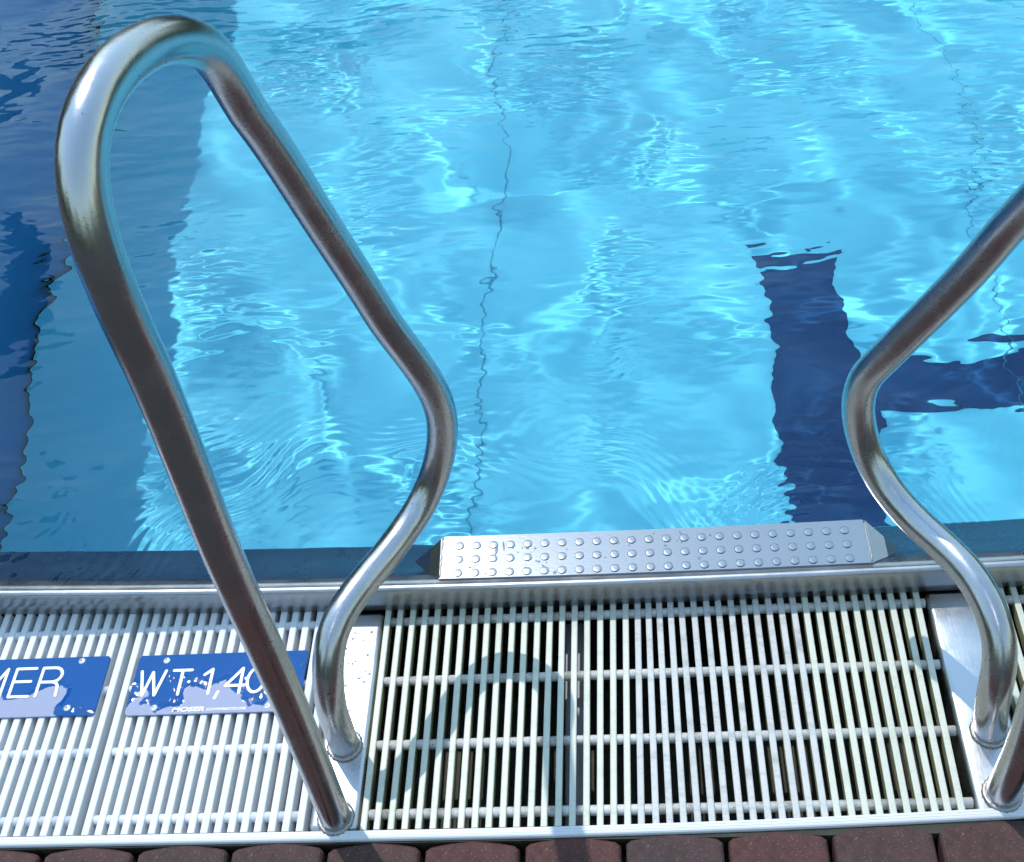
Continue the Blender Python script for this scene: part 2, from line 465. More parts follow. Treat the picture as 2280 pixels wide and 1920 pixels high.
q = np.stack([idx[:-1, :-1], idx[:-1, 1:], idx[1:, 1:], idx[1:, :-1]], -1).reshape(-1, 4).astype(np.int32)
me = bpy.data.meshes.new('water')
me.vertices.add(len(vv)); me.vertices.foreach_set('co', vv.ravel())
me.loops.add(q.size); me.loops.foreach_set('vertex_index', q.ravel())
me.polygons.add(len(q)); me.polygons.foreach_set('loop_start', np.arange(0, q.size, 4, dtype=np.int32)); me.polygons.foreach_set('loop_total', np.full(len(q), 4, np.int32))
me.polygons.foreach_set('use_smooth', np.ones(len(q), bool))
me.update(calc_edges=True); me.validate()
water = link('water', me, M['water']); tag(water, kind='structure')
water.cycles.is_caustics_caster = True

# ------------------------------------------------------------------ overflow edge with pressed step tread
WEIR_ROT = 0.0
def bend(x):
    q = max(-1.2, min(1.2, (x-0.45)/1.05))
    return -0.004 + 0.0235*q*q
def bend_trim(x):
    q = max(0.0, min(1.4, (x-0.1)/0.72))
    return 0.0150*q*q
def bend_mesh(me, fn, off=0.0):
    for v in me.vertices: v.co.y += fn(v.co.x+off)
    me.update()
X0W, X1W = -1.75, 3.25
weir = empty('overflow_edge', (0.15, 0.0, 0.0), WEIR_ROT)
tag(weir, 'brushed stainless steel overflow edge along the water with a studded step tread', 'pool edge')
def wx(x): return x-0.15
prof = [(0.3340, 0.0012), (0.3328, 0.020), (0.3320, 0.044)]
for k in range(8):
    a = math.pi*(1 - k/9.0)
    prof.append((0.3385+0.0065*math.cos(a), 0.0485+0.0065*math.sin(a)))
prof += [(0.3475, 0.0525), (0.352, 0.0505), (0.428, 0.0235), (0.4310, 0.0205), (0.4325, 0.016), (0.4325, -0.06), (0.424, -0.06), (0.424, 0.010), (0.36, 0.040), (0.346, 0.045), (0.3390, 0.040), (0.3385, 0.0012)]
lip = link('steel_lip', extrude_x('steel_lip', prof, wx(X0W), wx(3.25), nx=100), M['weir'], weir)
recv.append(lip)
M['slope'] = steel('dark_slope_steel', (0.27, 0.29, 0.35), 0.28, (0.06, 4, 4), 0.12, False)  # slope faces take a darker, bluer steel than the rest of the lip
lip.data.materials.append(M['slope'])
for p in lip.data.polygons:
    if 0.352 < p.center.y < 0.431 and p.normal.z > 0.6: p.material_index = 1
bend_mesh(lip.data, bend, 0.15)
me = lip.data
me.polygons.foreach_set('use_smooth', [len(p.vertices) == 4 for p in me.polygons])
bpy.context.view_layer.objects.active = lip
# tread: flat pressed plate with wedge ends
TX0, TX1, TY0, TY1, TZ = 0.0765, 0.6880, 0.3490, 0.4250, 0.0560
tv = []; tf = []
def zslope(y): return 0.0505 - (y-0.352)*0.355
# plan outline of the raised tread with its two triangular ends
top = [(TX0, TY0)] + [(TX0+(TX1-TX0)*k/8, TY0) for k in range(1, 8)] + [(TX1, TY0), (TX1+0.002, TY1-0.004), (TX1-0.004, TY1)] + [(TX1+(TX0-TX1)*k/8, TY1) for k in range(1, 8)] + [(TX0+0.004, TY1), (TX0-0.002, TY1-0.004)]
bm = bmesh.new()
tvs = [bm.verts.new((wx(x), y, TZ)) for x, y in top]
bvs = [bm.verts.new((wx(x), y + (0.0025 if y > 0.4 else 0), TZ-0.0035)) for x, y in top]
lvs = [bm.verts.new((wx(x), y + (0.0025 if y > 0.4 else 0), -0.05)) for x, y in top]
bm.faces.new(tvs)
n = len(top)
for i in range(n):
    j = (i+1) % n
    bm.faces.new((tvs[i], tvs[j], bvs[j], bvs[i])); bm.faces.new((bvs[i], bvs[j], lvs[j], lvs[i]))
tread_me = bm_mesh('step_tread', bm); bend_mesh(tread_me, bend, 0.15)
tread = link('step_tread', tread_me, M['tread'], weir)
tag(tread, 'flat step tread with three rows of raised studs'); recv.append(tread)
bm = bmesh.new()
rings = [(0.0068, -0.0004), (0.0065, 0.0011), (0.0057, 0.0015), (0.0030, 0.0017)]
pr = None
for rr_, zz_ in rings:
    cr = [bm.verts.new((rr_*math.cos(2*math.pi*k/14), rr_*math.sin(2*math.pi*k/14), zz_)) for k in range(14)]
    if pr:
        for k in range(14): bm.faces.new((pr[k], pr[(k+1) % 14], cr[(k+1) % 14], cr[k]))
    pr = cr
bm.faces.new(pr)
stud_me = bm_mesh('stud', bm)
M['rim'] = steel('shaded_stud_rim', (0.06, 0.06, 0.08), 0.45, (1, 1, 1), 0.05, False)  # dark crease shading round each stud, put into the rim colour
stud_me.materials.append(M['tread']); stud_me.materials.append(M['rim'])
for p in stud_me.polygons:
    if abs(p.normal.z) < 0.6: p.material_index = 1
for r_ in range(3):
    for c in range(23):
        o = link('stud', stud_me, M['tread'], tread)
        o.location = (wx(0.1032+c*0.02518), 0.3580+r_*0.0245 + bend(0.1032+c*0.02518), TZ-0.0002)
def wedge(xe, s, tip):
    bm = bmesh.new()
    pts = [(xe, TY0+0.001, TZ-0.0008), (xe, TY1-0.001, TZ-0.0008), (xe+s*0.045, tip, zslope(tip)-0.002), (xe+s*0.004, TY1+0.003, -0.03), (xe+s*0.046, tip+0.004, -0.03), (xe, TY0+0.001, 0.0)]
    vs = [bm.verts.new((wx(x), y, z)) for x, y, z in pts]
    for f in ((0, 2, 1), (1, 2, 4, 3), (0, 5, 2), (5, 4, 2)): bm.faces.new([vs[i] for i in f])
    wm = bm_mesh('tread_wedge', bm); bend_mesh(wm, bend, 0.15)
    o = link('tread_wedge', wm, M['tread'], weir); recv.append(o)
    # ragged weld line where the wedge meets the tread
    pts = [(wx(xe-s*0.001+random.uniform(-.0008, .0008)), TY0+0.002+k*(TY1-TY0-0.005)/14+bend(xe), TZ+0.0003) for k in range(15)]
    o = link('weld_line', tube_mesh('weld_line', pts, 0.0011, 6), M['weld'], weir, True)
wedge(TX1, 1, 0.378); wedge(TX0, -1, 0.392)

# ------------------------------------------------------------------ gutter under the gratings
gp = [(-0.004, -0.006), (-0.004, -0.20), (0.366, -0.20), (0.366, 0.0), (0.380, 0.0), (0.380, -0.22), (-0.018, -0.22), (-0.018, -0.006)]
gut = link('gutter', extrude_x('gutter', gp, -1.75, 3.25), M['gutter']); tag(gut, kind='structure')

# white trim strip in front of the gratings
tp = [(-0.0035, -0.025), (-0.0035, 0.0002), (-0.0045, 0.0010), (-0.0068, 0.0010), (-0.0071, 0.0004), (-0.0077, 0.0004), (-0.0080, 0.0010), (-0.0103, 0.0009), (-0.0106, 0.0003), (-0.0112, 0.0003), (-0.0115, 0.0007),
      (-0.0135, 0.0002), (-0.0150, -0.0012), (-0.0158, -0.0035), (-0.0158, -0.0075), (-0.0130, -0.0095), (-0.0130, -0.055), (-0.0100, -0.055), (-0.0100, -0.025)]
trim = link('trim_strip', extrude_x('trim_strip', tp, -1.75, 3.25, nx=60), M['trim'])
bend_mesh(trim.data, bend_trim)
tag(trim, 'white ribbed trim strip between the gratings and the brick paving', 'trim strip')

# ------------------------------------------------------------------ bricks
BRICK_W, BP = 0.1205, 0.1270
out = [(-0.5, 1.0, .0), (-0.46, .0125, 0)]
def brick_mesh(name, wd, ln, bulge):
    hw = wd/2
    pts = [(-hw, -ln), (hw, -ln), (hw, -bulge*1.15-0.004), (hw-0.006, -bulge)]
    for k in range(1, 6): 
        t = k/6.0; x = (hw-0.006)*(1-2*t); pts.append((x, -bulge*(abs(1-2*t))**1.6))
    pts += [(-hw+0.006, -bulge), (-hw, -bulge*1.15-0.004)]
    bm = bmesh.new(); n = len(pts)
    c = Vector((0, -ln/2))
    def ring(ins, z):
        vs = []
        for x, y in pts:
            d = Vector((x, y)) - c
            vs.append(bm.verts.new((x - math.copysign(min(ins, abs(d.x)*0.2), d.x) if abs(d.x) > 1e-6 else x, y - math.copysign(ins, d.y), z)))
        return vs
    rs = [ring(0.0055, 0.0), ring(0.003, -0.0010), ring(0.0006, -0.0042), ring(0.0, -0.008), ring(0.0, -0.05)]
    bm.faces.new(rs[0])
    for a, b_ in zip(rs[:-1], rs[1:]):
        for i in range(n):
            j = (i+1) % n; bm.faces.new((a[i], a[j], b_[j], b_[i]))
    bm.faces.new(rs[-1][::-1])
    return bm_mesh(name, bm)
bme = brick_mesh('brick', BRICK_W, 0.195, 0.0075)
pav = link('joint_bed', mesh_py('joint_bed', [(-1.2, -0.46, -0.050), (1.6, -0.46, -0.050), (1.6, -0.0195, -0.050), (-1.2, -0.0195, -0.050)], [(0, 1, 2, 3)]), M['joint'])
pav.name = 'brick_path'; tag(pav, kind='structure')
for row in range(2):
    for k in range(-9, 11):
        o = link('brick', bme, M['brick'], pav)
        o.location = (0.1368 + BP*k + row*BP*0.5*0 + random.uniform(-.001, .001), -0.0150 - row*0.208 + random.uniform(-.0012, .0012) + bend_trim(0.1368+BP*k), -0.0045 + random.uniform(-.0015, .0012))
        o.rotation_euler = (random.uniform(-.008, .008), random.uniform(-.008, .008), random.uniform(-.008, .008))

# ------------------------------------------------------------------ gratings
RODY = [0.319, 0.2195, 0.1205, 0.0215]
SLAT_W, SLAT_H = 0.0087, 0.022
hw = SLAT_W/2; b_ = 0.0012
sp = [(-hw, -b_), (-hw+b_*0.4, -b_*0.35), (-hw+b_*1.2, 0), (hw-b_*1.2, 0), (hw-b_*0.4, -b_*0.35), (hw, -b_), (hw*0.8, -SLAT_H), (-hw*0.8, -SLAT_H)]
f = []
for i in range(8): f.append((i, (i+1) % 8, 8+(i+1) % 8, 8+i))
f += [tuple(range(7, -1, -1)), tuple(range(8, 16))]
SLAT = {}
for key in ('slat_new', 'slat_old', 'slat_blue'):
    sx_, bot = (1.15, 1.45) if key == 'slat_blue' else (1.0, 1.0)
    v = []
    for y in (0.0, 1.0): v += [(x*sx_*(bot if z < -0.01 else 1), y, z) for x, z in sp]
    me = mesh_py(key, v, f)
    bm = bmesh.new(); bm.from_mesh(me); bmesh.ops.recalc_face_normals(bm, faces=bm.faces); bm.to_mesh(me); bm.free()
    me.materials.append(M[key]); SLAT[key] = me
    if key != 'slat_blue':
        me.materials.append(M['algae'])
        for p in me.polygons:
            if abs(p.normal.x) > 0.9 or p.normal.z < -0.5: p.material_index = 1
LEN = 0.358
def grate(label, xs_near, xs_far, keys, rodmat, x_end=None, rod_r=0.0068):
    x0 = xs_near[0]
    root = empty('gutter_grating', (x0, 0, -0.022)); 
    tag(root, label, 'grating', 'plastic overflow gratings')
    for a, b2, key in zip(xs_near, xs_far, keys):
        o = bpy.data.objects.new('slat', SLAT[key]); COL.objects.link(o); o.parent = root
        o.location = (a-x0, -0.0022, 0.022 + random.uniform(-.0004, .0003))
        o.rotation_euler = (0, 0, -math.atan2(b2-a, 0.335)); o.scale = (1, LEN, 1)
    xl = min(xs_near[0], xs_far[0]); xr = max(xs_near[-1], xs_far[-1])
    for y in RODY:
        t = y/0.335
        xa = xs_near[0]*(1-t)+xs_far[0]*t - 0.004; xb = (xs_near[-1]*(1-t)+xs_far[-1]*t + 0.004) if x_end is None else x_end
        n = int((xb-xa)/0.004); pts = [(xa+(xb-xa)*k/n - x0, y, 0.022-0.0085) for k in range(n+1)]
        link('rod', tube_mesh('rod', [pts[0], pts[-1]], rod_r, 14), rodmat, root, False)
    for o in root.children:
        if o.name.startswith('rod'): o.data.polygons.foreach_set('use_smooth', [len(p.vertices) == 4 for p in o.data.polygons])
    return root
B_X = [-0.3811, -0.3631, -0.3451, -0.3272, -0.3084, -0.29, -0.2725, -0.2542, -0.2365, -0.2189, -0.2006, -0.1825, -0.165, -0.1469, -0.1283, -0.1097, -0.0908]
A_X = [-0.4023 - 0.0183*k for k in range(32)][::-1]
J = lambda: random.uniform(-.0004, .0004)
grate('clean white slatted grating at the left edge under the sign ending in ER', A_X, [x+J() for x in A_X], ['slat_blue']*len(A_X), M['rod'])
grate('clean white slatted grating under the blue WT 1,40 sign, left of the near handrail', B_X, [x-0.0005+J() for x in B_X], ['slat_blue']*len(B_X), M['rod'])
C_N = [-0.0064, 0.0111, 0.0296, 0.0477, 0.0656, 0.0844, 0.1024, 0.1207, 0.1386, 0.1565, 0.1744, 0.1924, 0.2105, 0.2274, 0.2456, 0.2635, 0.2814, 0.2989, 0.316, 0.3335, 0.3507, 0.3691, 0.3865, 0.4038, 0.4214, 0.4392, 0.4567, 0.4744, 0.4906, 0.5087, 0.5263, 0.5441, 0.5609, 0.5784, 0.5939, 0.6114, 0.6285, 0.6452, 0.6618, 0.6789, 0.6957, 0.7122, 0.7275, 0.744]
C_F = [-0.0069, 0.0114, 0.0304, 0.0486, 0.067, 0.0854, 0.104, 0.1228, 0.1408, 0.159, 0.178, 0.1959, 0.2145, 0.2326, 0.2503, 0.2682, 0.2864, 0.3052, 0.3236, 0.3417, 0.3589, 0.3743, 0.3895, 0.4056, 0.421, 0.4386, 0.4567, 0.4734, 0.4914, 0.5089, 0.5261, 0.544, 0.5613, 0.5784, 0.5954, 0.6126, 0.6304, 0.6467, 0.6644, 0.6813, 0.6975, 0.7146, 0.7321, 0.7496]
keys = ['slat_new']*20 + ['slat_old']*14 + ['slat_new']*10
grate('dirty greenish white slatted grating between the two handrails below the step tread', C_N, C_F, keys, M['rod_dirty'], 0.7605)
D_X = [0.8470 + 0.0178*k for k in range(22)]
grate('white slatted grating at the right edge beyond the right handrail', D_X, [x+0.0005+J() for x in D_X], ['slat_new']*22, M['rod_dirty'])

# support bar seen through the middle grating
m, nt, b = mat('support_bar_grey'); M['bar'] = m
b.inputs['Base Color'].default_value = (0.36, 0.35, 0.42, 1); b.inputs['Roughness'].default_value = 0.6
bar = link('support_bar', bevel_box('support_bar', 0.2505, 0.2800, 0.0, 0.334, -0.075, -0.048, 0.004, 2), M['bar'])
tag(bar, 'grey metal support bar under the slats of the middle grating', 'support bar')

# ------------------------------------------------------------------ base plates
def plate(x0, x1, label):
    o = link('base_plate', bevel_box('base_plate', 0, x1-x0, 0, 0.3365, -0.16, 0.0, 0.0075, 4), M['plate'])
    o.location = (x0, -0.0015, -0.0012)
    o.data.polygons.foreach_set('use_smooth', [True]*len(o.data.polygons))
    try: o.data.set_sharp_from_angle(angle=math.radians(50))
    except Exception: pass
    return tag(o, label, 'base plate', 'handrail base plates')
plate(-0.0800, -0.0135, 'steel base plate under the left handrail, between two gratings')
plate(0.7625, 0.8340, 'steel base plate under the right handrail, at the right edge')

# ------------------------------------------------------------------ handrails
RAIL_L=[(-0.0440,0.0141,-0.0002),(-0.0452,0.0187,0.0294),(-0.0461,0.0227,0.0590),(-0.0467,0.0263,0.0887),(-0.0471,0.0293,0.1185),(-0.0473,0.0319,0.1483),(-0.0473,0.0341,0.1781),(-0.0473,0.0360,0.2079),(-0.0471,0.0377,0.2378),(-0.0470,0.0390,0.2677),(-0.0469,0.0401,0.2976),(-0.0469,0.0410,0.3275),(-0.0469,0.0418,0.3574),(-0.0469,0.0425,0.3873),(-0.0470,0.0431,0.4172),(-0.0470,0.0438,0.4471),(-0.0470,0.0447,0.4770),(-0.0471,0.0459,0.5069),(-0.0471,0.0476,0.5368),(-0.0471,0.0499,0.5666),(-0.0470,0.0527,0.5964),(-0.0469,0.0558,0.6261),(-0.0470,0.0590,0.6559),(-0.0471,0.0619,0.6857),(-0.0470,0.0644,0.7155),(-0.0469,0.0661,0.7453),(-0.0468,0.0668,0.7752),(-0.0471,0.0668,0.8051),(-0.0471,0.0671,0.8351),(-0.0469,0.0688,0.8649),(-0.0472,0.0731,0.8945),(-0.0470,0.0826,0.9228),(-0.0465,0.0982,0.9483),(-0.0436,0.1201,0.9683),(-0.0391,0.1473,0.9799),(-0.0342,0.1765,0.9834),(-0.0285,0.2058,0.9819),(-0.0218,0.2345,0.9765),(-0.0135,0.2617,0.9673),(-0.0043,0.2862,0.9528),(0.0034,0.3068,0.9327),(0.0076,0.3208,0.9066),(0.0103,0.3295,0.8781),(0.0137,0.3364,0.8492),(0.0192,0.3440,0.8208),(0.0246,0.3507,0.7922),(0.0299,0.3564,0.7633),(0.0353,0.3614,0.7343),(0.0408,0.3659,0.7052),(0.0468,0.3699,0.6762),(0.0532,0.3734,0.6472),(0.0601,0.3763,0.6182),(0.0672,0.3784,0.5893),(0.0745,0.3796,0.5603),(0.0820,0.3800,0.5313),(0.0914,0.3802,0.5029),(0.1017,0.3802,0.4748),(0.1115,0.3801,0.4466),(0.1195,0.3798,0.4177),(0.1243,0.3795,0.3882),(0.1250,0.3786,0.3583),(0.1213,0.3765,0.3287),(0.1145,0.3730,0.2997),(0.1046,0.3670,0.2722),(0.0919,0.3564,0.2472),(0.0767,0.3396,0.2278),(0.0600,0.3175,0.2167),(0.0443,0.2924,0.2123),(0.0296,0.2663,0.2118),(0.0146,0.2405,0.2132),(-0.0001,0.2144,0.2129),(-0.0144,0.1886,0.2078),(-0.0256,0.1643,0.1947),(-0.0323,0.1443,0.1736),(-0.0365,0.1300,0.1476),(-0.0397,0.1212,0.1192),(-0.0417,0.1168,0.0897),(-0.0423,0.1157,0.0598),(-0.0436,0.1162,0.0299),(-0.0451,0.1177,0.0000)]
RAIL_R=[(0.7962,0.0283,0.0000),(0.7971,0.0284,0.0297),(0.7980,0.0283,0.0595),(0.7988,0.0285,0.0892),(0.7993,0.0292,0.1189),(0.7996,0.0310,0.1486),(0.7995,0.0334,0.1783),(0.7994,0.0358,0.2079),(0.7994,0.0377,0.2376),(0.7993,0.0390,0.2673),(0.7992,0.0401,0.2971),(0.7991,0.0410,0.3268),(0.7991,0.0418,0.3565),(0.7991,0.0424,0.3863),(0.7992,0.0430,0.4160),(0.7992,0.0438,0.4457),(0.7993,0.0447,0.4755),(0.7993,0.0458,0.5052),(0.7993,0.0475,0.5349),(0.7993,0.0498,0.5645),(0.7992,0.0525,0.5942),(0.7992,0.0555,0.6238),(0.7992,0.0587,0.6533),(0.7993,0.0616,0.6829),(0.7992,0.0641,0.7126),(0.7991,0.0659,0.7423),(0.7992,0.0664,0.7720),(0.7993,0.0668,0.8018),(0.7989,0.0672,0.8316),(0.7987,0.0683,0.8613),(0.7999,0.0723,0.8908),(0.8027,0.0793,0.9196),(0.8097,0.0909,0.9465),(0.8153,0.1106,0.9674),(0.8178,0.1375,0.9802),(0.8182,0.1673,0.9824),(0.8166,0.1971,0.9783),(0.8122,0.2262,0.9700),(0.8075,0.2521,0.9559),(0.8053,0.2714,0.9344),(0.8044,0.2856,0.9072),(0.8046,0.2949,0.8792),(0.8060,0.2992,0.8496),(0.8068,0.3027,0.8198),(0.8080,0.3051,0.7898),(0.8059,0.3097,0.7607),(0.7982,0.3189,0.7335),(0.7901,0.3281,0.7064),(0.7816,0.3369,0.6793),(0.7727,0.3452,0.6522),(0.7632,0.3522,0.6248),(0.7533,0.3572,0.5972),(0.7426,0.3613,0.5698),(0.7307,0.3653,0.5429),(0.7180,0.3693,0.5162),(0.7048,0.3729,0.4898),(0.6910,0.3763,0.4637),(0.6775,0.3794,0.4374),(0.6640,0.3831,0.4111),(0.6521,0.3869,0.3842),(0.6470,0.3876,0.3549),(0.6475,0.3852,0.3253),(0.6525,0.3802,0.2965),(0.6606,0.3712,0.2693),(0.6716,0.3568,0.2458),(0.6855,0.3376,0.2280),(0.7014,0.3153,0.2164),(0.7182,0.2915,0.2103),(0.7350,0.2671,0.2083),(0.7507,0.2418,0.2076),(0.7645,0.2156,0.2056),(0.7756,0.1886,0.1996),(0.7837,0.1625,0.1881),(0.7885,0.1393,0.1702),(0.7890,0.1225,0.1459),(0.7881,0.1131,0.1177),(0.7886,0.1094,0.0882),(0.7917,0.1091,0.0586),(0.7960,0.1110,0.0292),(0.8007,0.1142,0.0000)]

TUBE_R = 0.0202
def weld_ring(parent, c, ax):
    ax = ax.normalized(); u = ax.orthogonal().normalized(); wv = ax.cross(u)
    v = []; f = []; n = 56; k2 = 8
    for i in range(n):
        a = 2*math.pi*i/n; rd = u*math.cos(a)+wv*math.sin(a)
        R = TUBE_R+0.0010; mr = 0.0036*(1+0.16*math.sin(i*2.4)+random.uniform(-.15, .15))
        for j in range(k2):
            t = 2*math.pi*j/k2
            v.append(c + rd*(R+mr*math.cos(t)) + Vector((0, 0, 1))*mr*0.9*math.sin(t))
    for i in range(n):
        for j in range(k2):
            f.append((i*k2+j, ((i+1) % n)*k2+j, ((i+1) % n)*k2+(j+1) % k2, i*k2+(j+1) % k2))
    return link('weld_bead', mesh_py('weld_bead', v, f), M['weld'], parent, True)
def rail(pts, label):
    base = Vector(pts[0]); root = empty('handrail', (base.x, base.y, 0.0))
    tag(root, label, 'handrail', 'pool ladder handrails')
    P = catmull(pts, 170)
    P = np.vstack([P[:1]*[1, 1, 0]+[0, 0, -0.012], P, P[-1:]*[1, 1, 0]+[0, 0, -0.012]])
    loc = [Vector(p) - root.location for p in P]
    t = link('tube', tube_mesh('tube', loc, TUBE_R, 40), M['tube'], root, True)
    t.data.polygons.foreach_set('use_smooth', [len(p.vertices) == 4 for p in t.data.polygons])
    for q0 in (pts[0], pts[-1]):
        weld_ring(root, Vector((q0[0], q0[1], 0.0008)) - root.location, Vector((0, 0, 1)))
    return root
rail(RAIL_L, 'bent polished steel handrail on the left, its whole loop in view')
rail(RAIL_R, 'bent polished steel handrail on the right, cut off by the edge')

# ------------------------------------------------------------------ signs
def capsule_strip(bm, pts, wd, z0, z1, seg=6):
    zc = [z1]
    P = [Vector((x, y)) for x, y in pts]
    def disc_hull(a, b2):
        d = (b2-a); L = d.length
        if L < 1e-6: return
        d /= L; nrm = Vector((-d.y, d.x)); r = wd/2; ring = []
        for k in range(seg+1):
            t = math.pi*k/seg; ring.append(b2 + (nrm*math.cos(t) + d*math.sin(t))*r)
        for k in range(seg+1):
            t = math.pi*k/seg; ring.append(a + (-nrm*math.cos(t) - d*math.sin(t))*r)
        zc[0] += 0.000018; tv = [bm.verts.new((p.x, p.y, zc[0])) for p in ring]; bv = [bm.verts.new((p.x, p.y, z0)) for p in ring]
        bm.faces.new(tv)
        for i in range(len(ring)):
            j = (i+1) % len(ring); bm.faces.new((tv[j], tv[i], bv[i], bv[j]))
    for i, (a, b2) in enumerate(zip(P[:-1], P[1:])):
        disc_hull(a, b2)
def arc(cx, cy, rx, ry, a0, a1, n=10):
    return [(cx+rx*math.cos(math.radians(a0+(a1-a0)*k/n)), cy+ry*math.sin(math.radians(a0+(a1-a0)*k/n))) for k in range(n+1)]
GL = {
 'W': [[(0, 1), (.22, 0), (.44, .95), (.68, 0), (.92, 1)]],
 'T': [[(0, 1), (.68, 1)], [(.34, 1), (.34, 0)]],
 '1': [[(0, .78), (.27, 1), (.27, 0)]],
 ',': [[(.08, .06), (0, -.2)]],
 '4': [[(.55, 0), (.55, 1), (0, .3), (.72, .3)]],
 '0': [arc(.32, .5, .32, .5, 0, 360, 20)],
 'm': [[(0, .62), (0, 0)], [(0, .45)]+arc(.2, .42, .2, .2, 150, 0, 6)+[(.4, 0)], [(.4, .42)]+arc(.6, .42, .2, .2, 150, 0, 6)+[(.8, 0)]],
 'E': [[(.64, 1), (0, 1), (0, 0), (.64, 0)], [(0, .53), (.58, .53)]],
 'R': [[(0, 0), (0, 1), (.4, 1)]+arc(.4, .745, .27, .255, 90, -90, 9)+[(0, .49)], [(.36, .49)]+arc(.44, .26, .2, .22, 90, 10, 5)+[(.66, 0)]],
 'M': [[(0, 0), (0, 1), (.4, .25), (.8, 1), (.8, 0)]],
}
def letter(parent, ch, x, y, h, wd):
    bm = bmesh.new()
    for k, st in enumerate(GL[ch]):
        capsule_strip(bm, [(px*h, py*h) for px, py in st], wd, -0.0003, 0.0007+0.0002*k)
    o = link('letter', bm_mesh('letter', bm), M['letter'], parent); o.location = (x, y, 0.0016); return o
def screw(parent, x, y, rot):
    bm = bmesh.new(); bmesh.ops.create_uvsphere(bm, u_segments=14, v_segments=6, radius=1)
    bmesh.ops.delete(bm, geom=[v for v in bm.verts if v.co.z < -0.2], context='VERTS')
    for v in bm.verts: v.co = Vector((v.co.x*0.0052, v.co.y*0.0052, v.co.z*0.0014))
    s = link('screw', bm_mesh('screw', bm), M['screw'], parent, True); s.location = (x, y, 0.0016)
    bm = bmesh.new(); box(bm, -0.0026, 0.0026, -0.0006, 0.0006, 0.0008, 0.00150); box(bm, -0.0006, 0.0006, -0.0026, 0.0026, 0.0008, 0.00154)
    k = link('cross_slot', bm_mesh('cross_slot', bm), M['slot'], s); k.rotation_euler = (0, 0, rot)
def text_part(parent, txt, x, y, size, width, mt, shear=0.0, bold=0.0):
    cu = bpy.data.curves.new('text', 'FONT'); cu.body = txt; cu.size = size; cu.extrude = 0.0002; cu.shear = shear; cu.offset = bold
    to = bpy.data.objects.new('text', cu); COL.objects.link(to)
    dg = bpy.context.evaluated_depsgraph_get()
    me = bpy.data.meshes.new_from_object(to.evaluated_get(dg))
    bpy.data.objects.remove(to)
    xs = [v.co.x for v in me.vertices]; s = width/(max(xs)-min(xs)); x_min = min(xs)
    for v in me.vertices: v.co.x = (v.co.x-x_min)*s
    me.materials.clear()
    o = link('lettering', me, mt, parent); o.location = (x, y, 0.0019); return o
def sign(x0, x1, y0, y1, label, seed, bias):
    cx, cy = (x0+x1)/2, (y0+y1)/2
    root = empty('depth_sign', (cx, cy, 0.0016)); tag(root, label, 'sign', 'blue signs screwed to the gratings')
    hw_, hh = (x1-x0)/2, (y1-y0)/2; r = 0.006
    ring = []
    for sx_, sy_, a0 in ((1, 1, 0), (-1, 1, 90), (-1, -1, 180), (1, -1, 270)):
        for k in range(5):
            a = math.radians(a0+90*k/4); ring.append((sx_*(hw_-r)+r*math.cos(a), sy_*(hh-r)+r*math.sin(a)))
    bm = bmesh.new()
    def rg(z, ins): return [bm.verts.new((x*(1-ins/hw_), y*(1-ins/hh), z)) for x, y in ring]
    R = [rg(0.0016, 0.0006), rg(0.0011, 0), rg(-0.001, 0)]
    bm.faces.new(R[0])
    for a, b2 in zip(R[:-1], R[1:]):
        for i in range(len(ring)):
            j = (i+1) % len(ring); bm.faces.new((a[j], a[i], b2[i], b2[j]))
    link('plate', bm_mesh('plate', bm), sign_mat('sign_enamel_'+str(seed), seed, bias), root)
    return root, cx, cy
s1, cx, cy = sign(-0.3700, -0.1170, 0.1710, 0.2695, 'blue sign with white WT 1,40 lettering, right of the two', 3.1, -0.6)
Hc = 0.0395
for ch, x in (('W', -0.3600), ('T', -0.3118), ('1', -0.2645), (',', -0.2426), ('4', -0.2305), ('0', -0.1993), ('m', -0.1620)):
    letter(s1, ch, x-cx, 0.2025-cy, Hc, 0.0042)
for x, y, a in ((-0.3274, 0.2597, .1), (-0.3287, 0.1823, .7), (-0.1630, 0.1800, .3), (-0.1620, 0.2590, .5)): screw(s1, x-cx, y-cy, a)
text_part(s1, 'MOSER', -0.3008-cx, 0.1750-cy, 0.0095, 0.0470, M['letter'], 0.15, 0.0002)
text_part(s1, 'SCHWIMMBADTECHNIK', -0.2509-cx, 0.1752-cy, 0.0060, 0.0580, M['letter'], 0.0)
s2, cx, cy = sign(-0.6660, -0.4150, 0.1735, 0.2712, 'blue sign ending in white letters ER, left of the two', 7.7, 1.4)
for ch, x in (('M', -0.6045), ('E', -0.5535), ('R', -0.5126)):
    letter(s2, ch, x-cx, 0.2068-cy, 0.0465, 0.0044)
for x, y, a in ((-0.4578, 0.2640, .6), (-0.4584, 0.1864, .2), (-0.6230, 0.2640, .2), (-0.6230, 0.1864, .4)): screw(s2, x-cx, y-cy, a)

for o in recv:
    if o not in (lip, tread, sw) and not o.name.startswith('tread'): o.cycles.is_caustics_receiver = True

